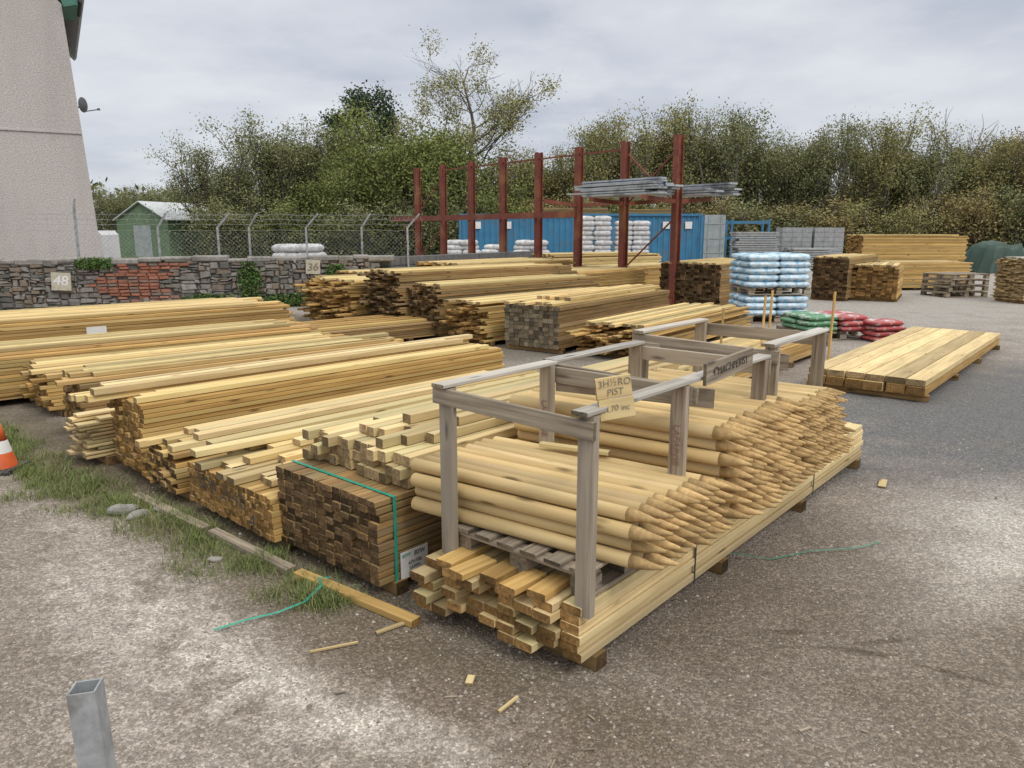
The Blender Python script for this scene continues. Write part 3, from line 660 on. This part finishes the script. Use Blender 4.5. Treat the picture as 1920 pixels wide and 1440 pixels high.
for x in (.8,3.4):
    b=MB();b.tube([(x,1.5,.32),(x,1.73,.32)],[.32,.32],18);mk('wheel',b.mesh('wheel'),M_black,vn)
# ---------------------------------------------------------------- cone, galv post
cn=mk('traffic_cone',None,(),None,'scuffed orange traffic cone with white band','traffic cone',loc=(-3.79,5.30,0))
b=MB();b.tube([(0,0,.03),(0,0,.14)],[.11,.083],24,cap=False);b.tube([(0,0,.23),(0,0,.38)],[.062,.025],24);mk('cone_body',b.mesh('cone_body',True),M_orange,cn)
b=MB();b.tube([(0,0,.14),(0,0,.23)],[.0835,.0625],24,cap=False);mk('reflective_band',b.mesh('reflective_band',True),M_white,cn)
b=MB();b.box((0,0,.016),(.28,.28,.032),.01);mk('base',b.mesh('base'),M_black,cn)
b=MB();w=.046;t=.0035
b.beam((-w/2,0,0),(-w/2,0,.90),w+t,t,0,up=(1,0,0));b.beam((w/2,0,0),(w/2,0,.90),w+t,t,0,up=(1,0,0))
b.beam((0,-w/2,0),(0,-w/2,.899),w-t,t,0,up=(0,1,0));b.beam((0,w/2,0),(0,w/2,.899),w-t,t,0,up=(0,1,0))
mk('steel_post',b.mesh('steel_post'),M_galv,None,'open topped galvanised square steel post','post',loc=(-.775,1.25,0),rot=(R(-2),R(-2.0),R(12)))
# ---------------------------------------------------------------- ground
m,nt,b=newmat('yard_gravel');P=objc(nt)
nz=noise(nt,P,1.6,4,.6);nz2=noise(nt,P,7,3,.6)
def ell(cx,cy,rx,ry,rot=0,soft=.5,amp=1.2,src=None):
    mp=nt.nodes.new('ShaderNodeMapping');mp.vector_type='TEXTURE';mp.inputs['Location'].default_value=(cx,cy,0);mp.inputs['Rotation'].default_value=(0,0,R(rot));mp.inputs['Scale'].default_value=(rx,ry,1)
    nt.links.new(P,mp.inputs[0]);l=nt.nodes.new('ShaderNodeVectorMath');l.operation='LENGTH';nt.links.new(mp.outputs[0],l.inputs[0])
    d=mth(nt,'ADD',l.outputs['Value'],mth(nt,'MULTIPLY',mth(nt,'SUBTRACT',src or nz,.5),amp*2))
    return mrange(nt,d,1.0+soft*.5,1.0-soft*.5)
n0=noise(nt,P,.55,4,.6);n1=noise(nt,P,14,5,.75);n3=noise(nt,P,2.4,5,.65)
c=mix(nt,mrange(nt,n0,.38,.62),(.235,.20,.165),(.325,.28,.24))
c=mix(nt,mrange(nt,n3,.45,.66,0,.65),c,(.175,.143,.113))
c=mix(nt,mrange(nt,n1,.42,.68,0,.55),c,(.155,.13,.106))
c=mix(nt,ell(4.6,27,16,16,0,.5,.6),c,(.32,.295,.265))
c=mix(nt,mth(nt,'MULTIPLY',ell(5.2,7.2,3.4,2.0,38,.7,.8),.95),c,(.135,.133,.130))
c=mix(nt,mth(nt,'MULTIPLY',ell(2.7,4.0,1.2,.6,25,1.2,1.5),.65),c,(.50,.46,.41))
c=mix(nt,mth(nt,'MULTIPLY',ell(-1.0,2.75,1.0,.20,-35,1.2,1.9,nz2),.45),c,(.54,.49,.43))
c=mix(nt,mth(nt,'MULTIPLY',ell(-.35,2.35,.8,.10,-28,1.2,1.9,nz2),.45),c,(.54,.49,.43))
c=mix(nt,mth(nt,'MULTIPLY',ell(-1.9,3.2,1.2,.2,-55,1.2,1.9,nz2),.3),c,(.50,.45,.40))
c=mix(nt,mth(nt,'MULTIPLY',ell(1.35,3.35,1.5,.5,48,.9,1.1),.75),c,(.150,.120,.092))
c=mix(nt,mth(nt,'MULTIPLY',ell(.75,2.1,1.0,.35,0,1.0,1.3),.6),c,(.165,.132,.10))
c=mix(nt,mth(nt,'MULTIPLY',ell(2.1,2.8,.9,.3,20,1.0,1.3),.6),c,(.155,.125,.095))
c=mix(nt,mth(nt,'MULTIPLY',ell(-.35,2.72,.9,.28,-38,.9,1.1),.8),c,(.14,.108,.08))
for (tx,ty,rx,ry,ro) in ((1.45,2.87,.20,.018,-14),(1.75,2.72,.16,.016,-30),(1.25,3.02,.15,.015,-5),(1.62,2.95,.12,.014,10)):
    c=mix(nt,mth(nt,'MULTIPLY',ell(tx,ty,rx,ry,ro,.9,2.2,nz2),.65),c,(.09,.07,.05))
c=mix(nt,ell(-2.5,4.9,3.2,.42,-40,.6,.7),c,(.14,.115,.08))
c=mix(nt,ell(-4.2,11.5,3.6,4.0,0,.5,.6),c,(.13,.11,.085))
c=mix(nt,ell(1,13,3.5,3,40,.5,.6),c,(.17,.15,.12))
c=mix(nt,ell(0,62,70,21,0,.3,.3),c,(.12,.13,.065))
v=voro(nt,P,90);v2=voro(nt,P,200)
sv=nt.nodes.new('ShaderNodeSeparateColor');nt.links.new(v.outputs['Color'],sv.inputs[0]);sv2=nt.nodes.new('ShaderNodeSeparateColor');nt.links.new(v2.outputs['Color'],sv2.inputs[0])
k=mth(nt,'MULTIPLY',mrange(nt,mth(nt,'POWER',sv.outputs[0],2.2),0,1,.82,1.65),mrange(nt,sv2.outputs[0],0,1,.74,1.3))
c=scl(nt,c,k)
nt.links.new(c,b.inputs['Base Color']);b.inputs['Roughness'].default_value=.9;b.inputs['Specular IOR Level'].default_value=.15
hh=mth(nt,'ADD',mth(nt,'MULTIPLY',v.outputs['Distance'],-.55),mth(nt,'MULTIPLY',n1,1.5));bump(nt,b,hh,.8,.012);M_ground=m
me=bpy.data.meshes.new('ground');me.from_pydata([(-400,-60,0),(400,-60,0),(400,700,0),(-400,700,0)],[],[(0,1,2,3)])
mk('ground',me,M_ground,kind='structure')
rs=np.random.RandomState(11);n=24000
d=1.3+rs.exponential(2.0,n);u=rs.uniform(-.85,.85,n)
keep=rs.rand(n)<np.clip(.8-u*.35,.3,1);d=d[keep];u=u[keep];n=len(d);cx=u*d;cy=d
base=np.array([(1,0,0),(0,1,0),(-1,0,0),(0,-1,0),(0,0,.8),(0,0,-.3)],float)
sc=rs.gamma(1.8,.0016,n)+.0011;V=base[None]*sc[:,None,None]*rs.uniform(.6,1.3,(n,6,3));a=rs.uniform(0,6.28,n)
x=V[:,:,0]*np.cos(a)[:,None]-V[:,:,1]*np.sin(a)[:,None]+cx[:,None];y=V[:,:,0]*np.sin(a)[:,None]+V[:,:,1]*np.cos(a)[:,None]+cy[:,None];z=V[:,:,2]
V=np.stack([x,y,z],2).reshape(-1,3);F=np.array([(0,1,4),(1,2,4),(2,3,4),(3,0,4)]);F=(F[None]+6*np.arange(n)[:,None,None]).reshape(-1,3)
me=bpy.data.meshes.new('gravel');me.from_pydata(V.tolist(),[],F.tolist())
ca=me.color_attributes.new('tint','FLOAT_COLOR','POINT');cc=np.ones((n,6,4),np.float32);cc[:,:,0]=(rs.uniform(0,1,n)**2)[:,None];cc[:,:,1]=0;ca.data.foreach_set('color',cc.ravel())
mk('gravel',me,tinted('pebbles',(.17,.145,.12),(.56,.51,.45),(.25,.21,.17),60,.85,0),kind='stuff')
rd=random.Random(77)
for i in range(22):
    d=rd.uniform(2.0,6);x=rd.uniform(-.35,.6)*d
    if i<9: x=rd.gauss(.0,.35);d=rd.uniform(2.1,2.7)
    L=rd.uniform(.015,.06);b=MB();b.beam((0,0,0),(L,0,rd.uniform(-.002,.004)),rd.uniform(.005,.012),.004,.001)
    mk('wood_scrap',b.mesh('wood_scrap'),(W_grey,E_pale),None,'small splinter of pale wood on gravel','wood scrap','wood scraps on the ground',loc=(x,d,.006),rot=rd.uniform(0,6.28))
for (x,y,L,w,a) in ((2.55,4.9,.16,.05,60),(-.17,2.62,.05,.03,80),(-.05,2.45,.11,.012,50),(-.6,3.0,.16,.02,35),(-.85,2.85,.20,.008,20),(.95,1.95,.05,.02,20),(1.9,5.4,.1,.02,10)):
    b=MB();b.beam((0,0,0),(L,0,.004),w,.012,.002);mk('wood_offcut',b.mesh('wood_offcut'),(W_pale,E_pale),None,'pale wood offcut lying on the ground','wood scrap','wood offcuts on the ground',loc=(x,y,.008),rot=R(a))
def ribbon(pts,w,label):
    v=[];f=[]
    for i,p in enumerate(pts):
        q=Vector(pts[min(i+1,len(pts)-1)])-Vector(pts[max(0,i-1)]);n_=Vector((-q.y,q.x,0)).normalized()*w/2
        v+=[tuple(Vector(p)+n_),tuple(Vector(p)-n_)]
        if i: f.append((2*i-2,2*i-1,2*i+1,2*i))
    me=bpy.data.meshes.new('plastic_strap');me.from_pydata(v,[],f);mk('plastic_strap',me,M_strap,None,label,'strap','discarded straps on the ground')
ribbon([(-1.32,3.02,.012),(-1.2,3.1,.018),(-1.08,3.16,.02),(-.98,3.24,.03),(-.93,3.36,.05),(-.96,3.45,.05),(-.9,3.43,.06)],.016,'discarded green plastic strap curling on the grass')
ribbon([(1.15,3.75,.05),(1.4,3.75,.01),(1.65,3.85,.012),(1.9,3.85,.03),(2.1,3.98,.01)],.008,'thin green strap on the ground by the timber')
for i,(x,y,s) in enumerate(((-2.45,4.45,.07),(-2.33,4.38,.05),(-2.25,4.5,.04),(-1.6,3.75,.03))):
    rr=np.random.RandomState(i);v=[];f=[]
    for a in range(6):
        for q in range(8): ph=-1.57+3.14*a/5;th=6.283*q/8;k_=1+rr.uniform(-.15,.15);v.append((s*1.5*math.cos(ph)*math.cos(th)*k_,s*math.cos(ph)*math.sin(th)*k_,s*.45*math.sin(ph)*k_))
    for a in range(5):
        for q in range(8): f.append((a*8+q,a*8+(q+1)%8,(a+1)*8+(q+1)%8,(a+1)*8+q))
    me=bpy.data.meshes.new('rock');me.from_pydata(v,[],f);mk('rock',me,M_conc,None,'pale broken stone lying in the grass','stone','stones in the grass',loc=(x,y,s*.3),rot=i)
rs=np.random.RandomState(8);n=19000
ncl=300;ct_=rs.uniform(0,1,ncl);co=np.abs(rs.normal(0,.15,ncl))-.04+.16*np.exp(-((ct_-.45)/.22)**2)*rs.rand(ncl)*2;ci=(ncl*rs.rand(n)**1.6).astype(int)
tt=ct_[ci]+rs.normal(0,.009,n);oo=co[ci]+rs.normal(0,.045,n)
P0=np.array([-5.2,7.0]);P1=np.array([-.75,3.28]);bas=P0+(P1-P0)*tt[:,None]+np.array([-.652,-.759])*oo[:,None]
hh=rs.uniform(.012,.05,n)*(1+1.5*(rs.rand(ncl)[ci])**3);an=rs.uniform(0,6.28,n);le=hh*rs.uniform(.3,1.4,n);wd=.0011+rs.rand(n)*.0012
dx=np.cos(an);dy=np.sin(an);V=np.zeros((n,5,3))
V[:,0,:2]=bas+np.stack([-dy,dx],1)*wd[:,None];V[:,1,:2]=bas-np.stack([-dy,dx],1)*wd[:,None]
md=bas+np.stack([dx,dy],1)*(le*.3)[:,None];V[:,2,:2]=md-np.stack([-dy,dx],1)*wd[:,None]*.8;V[:,3,:2]=md+np.stack([-dy,dx],1)*wd[:,None]*.8;V[:,2,2]=V[:,3,2]=hh*.6
V[:,4,:2]=bas+np.stack([dx,dy],1)*le[:,None];V[:,4,2]=hh
idx=5*np.arange(n);F=[(a,a+1,a+2,a+3) for a in idx.tolist()]+[(a+3,a+2,a+4) for a in idx.tolist()]
me=bpy.data.meshes.new('grass');me.from_pydata(V.reshape(-1,3).tolist(),[],F)
ca=me.color_attributes.new('tint','FLOAT_COLOR','POINT');cc=np.ones((n,5,4),np.float32);cc[:,:,0]=rs.rand(n)[:,None];cc[:,:,1]=(.6*rs.rand(n)+.5*rs.rand(ncl)[ci])[:,None];ca.data.foreach_set('color',cc.ravel())
mk('grass',me,L_grass,kind='stuff')
# ---------------------------------------------------------------- trees
def tree_mesh(seed,style):
    rd=random.Random(seed);mb=MB();tips=[]
    def grow(p,d,L,r,lev,k,spread,ratio,up):
        pts=[p];q=p.copy();dd=d.copy();ns=3
        for i in range(ns):
            dd=(dd+Vector((rd.gauss(0,.13),rd.gauss(0,.13),rd.gauss(0,.08)+up*.12))).normalized();q=q+dd*(L/ns);pts.append(q.copy())
        mb.tube(pts,[r*(1-.35*i/ns) for i in range(ns+1)],5 if lev>1 else 3,(.5,.5,.5),cap=False)
        if style=='shrub' and lev<=2: tips.append((pts[2].copy(),.8))
        if lev==0: tips.append((q.copy(),1));return
        for _ in range(k if rd.random()<.75 else k-1):
            ax=Vector((rd.gauss(0,1),rd.gauss(0,1),rd.gauss(0,.5))).normalized()
            nd_=(dd+ax*spread*rd.uniform(.6,1.25)+Vector((0,0,up*.25))).normalized()
            st_=pts[-1] if rd.random()<.6 else pts[2]
            grow(st_.copy(),nd_,L*ratio*rd.uniform(.75,1.2),r*.6,lev-1,k,spread,ratio,up)
    if style=='shrub':
        for i in range(9):
            a=rd.uniform(0,6.28);s_=rd.uniform(.1,.6)
            grow(Vector((math.cos(a)*.3,math.sin(a)*.3,0)),Vector((math.cos(a)*s_,math.sin(a)*s_,1)).normalized(),rd.uniform(2.0,3.0),.08,3,3,.38,.72,.9)
    elif style=='broad':
        for i in range(3):
            a=i*2.1;grow(Vector((0,0,0)),Vector((math.cos(a)*.25,math.sin(a)*.25,1)).normalized(),1.6,.2,4,3,.75,.84,.3)
    elif style in('leader','cone'):
        Ht=13.0;pts=[Vector((0,0,0))];N=13
        for i in range(N): pts.append(pts[-1]+Vector((rd.gauss(0,.13),rd.gauss(0,.13),Ht/N)))
        mb.tube(pts,[.24*(1-.9*i/N) for i in range(N+1)],7,(.5,.5,.5),cap=False)
        for i in range(3 if style=='leader' else 1,N+1):
            for _ in range(3 if style=='leader' else 5):
                a=rd.uniform(0,6.28);u_=i/N
                if style=='leader': L=rd.uniform(1.6,2.6)*(1.2-.6*abs(u_-.42)*2);e=rd.uniform(.3,.8)
                else: L=1.9*(1.2-u_)+.5;e=rd.uniform(.1,.5)
                grow(pts[i].copy(),Vector((math.cos(a),math.sin(a),e)).normalized(),L,.075*(1.2-u_),2,3,.6,.72,.5)
    elif style=='bare':
        for i in range(3): grow(Vector((0,0,0)),Vector((rd.uniform(-.3,.3),rd.uniform(-.3,.3),1)).normalized(),3.0,.12,4,3,.45,.75,.7)
    P=np.array([t[0] for t in tips]);mn=np.percentile(P,2,axis=0);mx=np.percentile(P,98,axis=0);top=P[:,2].max()
    S=np.array([1/(mx[0]-mn[0]),1/(mx[1]-mn[1]),1/top])
    return mb,P,S,rd
def make_tree(name,seed,style,w,h,lm,nleaf,leaf,sig,label,keep=1.0,lowfill=0,low=.1,lfw=.28,topthin=0):
    mb,P,S,rd=tree_mesh(seed,style);S=S*np.array([w,w*.8,h])
    mb.v=[Vector((v.x*S[0],v.y*S[1],v.z*S[2])) for v in mb.v];P=P*S
    rs=np.random.RandomState(seed)
    tm=mb.mesh('trunk',True);cr=None
    if nleaf:
        kp=keep*(1-topthin*np.clip((P[:,2]/h-.6)/.3,0,1));m_=rs.rand(len(P))<kp;P2=P[m_];ci=rs.randint(0,len(P2),nleaf);ct=rs.rand(len(P2))
        cen=P2[ci]+rs.normal(0,sig,(nleaf,3))*np.array([1,1,.9])
        if lowfill:
            nn=int(nleaf*lowfill);cc=np.stack([rs.normal(0,w*lfw,nn),rs.normal(0,w*.22,nn),rs.uniform(low,h*.55,nn)],1);cen=np.concatenate([cen,cc]);ci=np.concatenate([ci,rs.randint(0,len(P2),nn)])
        cen[:,2]=np.maximum(cen[:,2],.1)
        tn=np.clip(ct[ci]*.6+.45*(cen[:,2]/h)-.05+rs.normal(0,.08,len(cen)),0,1)  # random clump tint, plus top light painted in: leaves get paler with height
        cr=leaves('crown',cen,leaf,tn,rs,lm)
    return tm,cr,lm,label
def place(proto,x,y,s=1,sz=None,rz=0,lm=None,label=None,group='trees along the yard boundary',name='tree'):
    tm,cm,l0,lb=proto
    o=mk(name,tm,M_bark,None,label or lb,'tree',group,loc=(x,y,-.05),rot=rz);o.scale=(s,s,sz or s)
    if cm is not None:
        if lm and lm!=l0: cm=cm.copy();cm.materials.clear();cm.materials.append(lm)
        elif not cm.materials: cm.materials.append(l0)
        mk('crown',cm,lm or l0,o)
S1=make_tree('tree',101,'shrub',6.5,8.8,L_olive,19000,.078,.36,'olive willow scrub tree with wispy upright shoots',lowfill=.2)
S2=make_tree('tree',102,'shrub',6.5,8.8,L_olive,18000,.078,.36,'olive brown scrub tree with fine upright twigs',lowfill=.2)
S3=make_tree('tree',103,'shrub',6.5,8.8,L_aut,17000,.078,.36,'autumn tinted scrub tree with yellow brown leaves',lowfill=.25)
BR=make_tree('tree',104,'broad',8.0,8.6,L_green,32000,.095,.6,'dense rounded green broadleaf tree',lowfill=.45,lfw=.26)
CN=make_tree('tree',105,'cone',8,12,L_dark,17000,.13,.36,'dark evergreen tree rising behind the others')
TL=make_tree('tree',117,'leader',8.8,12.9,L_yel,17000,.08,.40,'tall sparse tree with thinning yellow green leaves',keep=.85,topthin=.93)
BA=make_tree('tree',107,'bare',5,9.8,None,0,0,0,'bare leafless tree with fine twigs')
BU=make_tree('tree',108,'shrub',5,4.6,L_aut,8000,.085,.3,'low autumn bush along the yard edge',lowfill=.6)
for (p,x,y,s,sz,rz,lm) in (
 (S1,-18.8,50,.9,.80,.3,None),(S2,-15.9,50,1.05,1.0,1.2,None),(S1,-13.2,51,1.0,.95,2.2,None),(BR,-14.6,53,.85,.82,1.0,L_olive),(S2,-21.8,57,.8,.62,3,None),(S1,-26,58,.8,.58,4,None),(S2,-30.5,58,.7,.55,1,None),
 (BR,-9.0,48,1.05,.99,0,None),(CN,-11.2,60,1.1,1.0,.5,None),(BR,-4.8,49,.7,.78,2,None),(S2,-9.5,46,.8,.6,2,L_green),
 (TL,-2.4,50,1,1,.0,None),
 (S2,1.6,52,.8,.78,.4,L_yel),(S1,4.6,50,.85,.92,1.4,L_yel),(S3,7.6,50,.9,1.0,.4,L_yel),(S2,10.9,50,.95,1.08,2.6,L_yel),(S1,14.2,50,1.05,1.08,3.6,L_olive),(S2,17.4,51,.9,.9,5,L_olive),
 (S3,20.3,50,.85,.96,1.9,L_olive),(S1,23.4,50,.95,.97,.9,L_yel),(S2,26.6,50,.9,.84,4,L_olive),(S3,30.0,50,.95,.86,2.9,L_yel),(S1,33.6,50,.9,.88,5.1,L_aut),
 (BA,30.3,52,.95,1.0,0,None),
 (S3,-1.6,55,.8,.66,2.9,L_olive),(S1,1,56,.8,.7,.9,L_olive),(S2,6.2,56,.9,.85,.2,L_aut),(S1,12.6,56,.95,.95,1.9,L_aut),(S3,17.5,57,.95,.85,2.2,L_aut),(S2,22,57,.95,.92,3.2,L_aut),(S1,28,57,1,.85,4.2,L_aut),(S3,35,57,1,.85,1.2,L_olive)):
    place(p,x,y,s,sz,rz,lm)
rd=random.Random(9)
for i in range(17):
    x=-28+i*3.9;lm=(L_olive,L_green,L_olive)[i%3] if x<0 else ((L_aut,L_yel,L_aut,L_olive)[i%4])
    if -30<x<-17: continue
    place(BU,x+rd.uniform(-.7,.7),45.5+rd.uniform(-1,1.5),rd.uniform(.9,1.2),rd.uniform(.7,1.05) if x>-5 else rd.uniform(.6,.85),rd.uniform(0,6),lm,'low bushy shrub growing along the yard edge',name='bush',group='bushes along the yard edge')
rs=np.random.RandomState(31);n=38000
x=rs.uniform(-75,75,n);hmax=4.2+1.4*np.sin(x*.31)+1.0*np.sin(x*.83+1)+.6*np.sin(x*2.1)
z=hmax*rs.beta(1.6,1.3,n);y=64+rs.normal(0,1.5,n);cl=.5+.5*np.sin(x*1.7+z*1.3)
mk('woodland',leaves('woodland',np.stack([x,y,z],1),.28,np.clip(cl*.6+rs.normal(.1,.15,n),0,1),rs,L_olive),L_olive,kind='stuff')
# ---------------------------------------------------------------- world, sun, camera
w=bpy.data.worlds.new('World');scene.world=w;w.use_nodes=True;nt=w.node_tree;nt.nodes.clear()
out=nt.nodes.new('ShaderNodeOutputWorld');tc=nt.nodes.new('ShaderNodeTexCoord').outputs['Generated']
sp=nt.nodes.new('ShaderNodeSeparateXYZ');nt.links.new(tc,sp.inputs[0])
zz=mth(nt,'ADD',mth(nt,'MAXIMUM',sp.outputs[2],0),.14);cx=mth(nt,'DIVIDE',sp.outputs[0],zz);cy=mth(nt,'DIVIDE',sp.outputs[1],zz)
cb=nt.nodes.new('ShaderNodeCombineXYZ');nt.links.new(cx,cb.inputs[0]);nt.links.new(cy,cb.inputs[1]);cb.inputs[2].default_value=3.3
nA=noise(nt,cb.outputs[0],.75,6,.5);nB=noise(nt,cb.outputs[0],2.2,5,.55)
c=mix(nt,mrange(nt,nA,.38,.62),(.50,.54,.63),(.76,.785,.835));c=mix(nt,mrange(nt,nB,.46,.66,0,.4),c,(.86,.875,.90))
c=mix(nt,mrange(nt,sp.outputs[2],.0,.2,.35,0),c,(.78,.81,.86))
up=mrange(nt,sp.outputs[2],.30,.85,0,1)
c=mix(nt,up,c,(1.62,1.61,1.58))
sk=nt.nodes.new('ShaderNodeTexSky');sk.sky_type='NISHITA';sk.sun_disc=False;sk.sun_elevation=R(48);sk.sun_rotation=R(140)
b1=nt.nodes.new('ShaderNodeBackground');nt.links.new(sk.outputs[0],b1.inputs[0]);b1.inputs[1].default_value=.1
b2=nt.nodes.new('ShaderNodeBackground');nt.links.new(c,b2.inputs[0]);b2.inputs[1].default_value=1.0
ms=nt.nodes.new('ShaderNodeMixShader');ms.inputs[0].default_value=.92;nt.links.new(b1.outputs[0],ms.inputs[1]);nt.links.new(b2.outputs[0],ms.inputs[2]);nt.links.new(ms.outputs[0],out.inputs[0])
sl=bpy.data.lights.new('sun','SUN');sl.energy=1.2;sl.angle=R(16);sl.color=(1,.96,.9)
so=bpy.data.objects.new('sun',sl);COL.objects.link(so)
az=R(140);el=R(48);dv=Vector((math.sin(az)*math.cos(el),math.cos(az)*math.cos(el),math.sin(el)))
so.rotation_euler=dv.to_track_quat('Z','Y').to_euler()
cd=bpy.data.cameras.new('camera');cam=bpy.data.objects.new('camera',cd);COL.objects.link(cam);scene.camera=cam
cam.location=(0,0,1.75);cam.rotation_euler=(R(90)-math.atan(290/1400),0,0);cd.sensor_width=36;cd.lens=36*1400/1920;cd.clip_end=2000;cd.clip_start=.05
scene.view_settings.view_transform='Standard';scene.view_settings.look='None';scene.view_settings.exposure=0
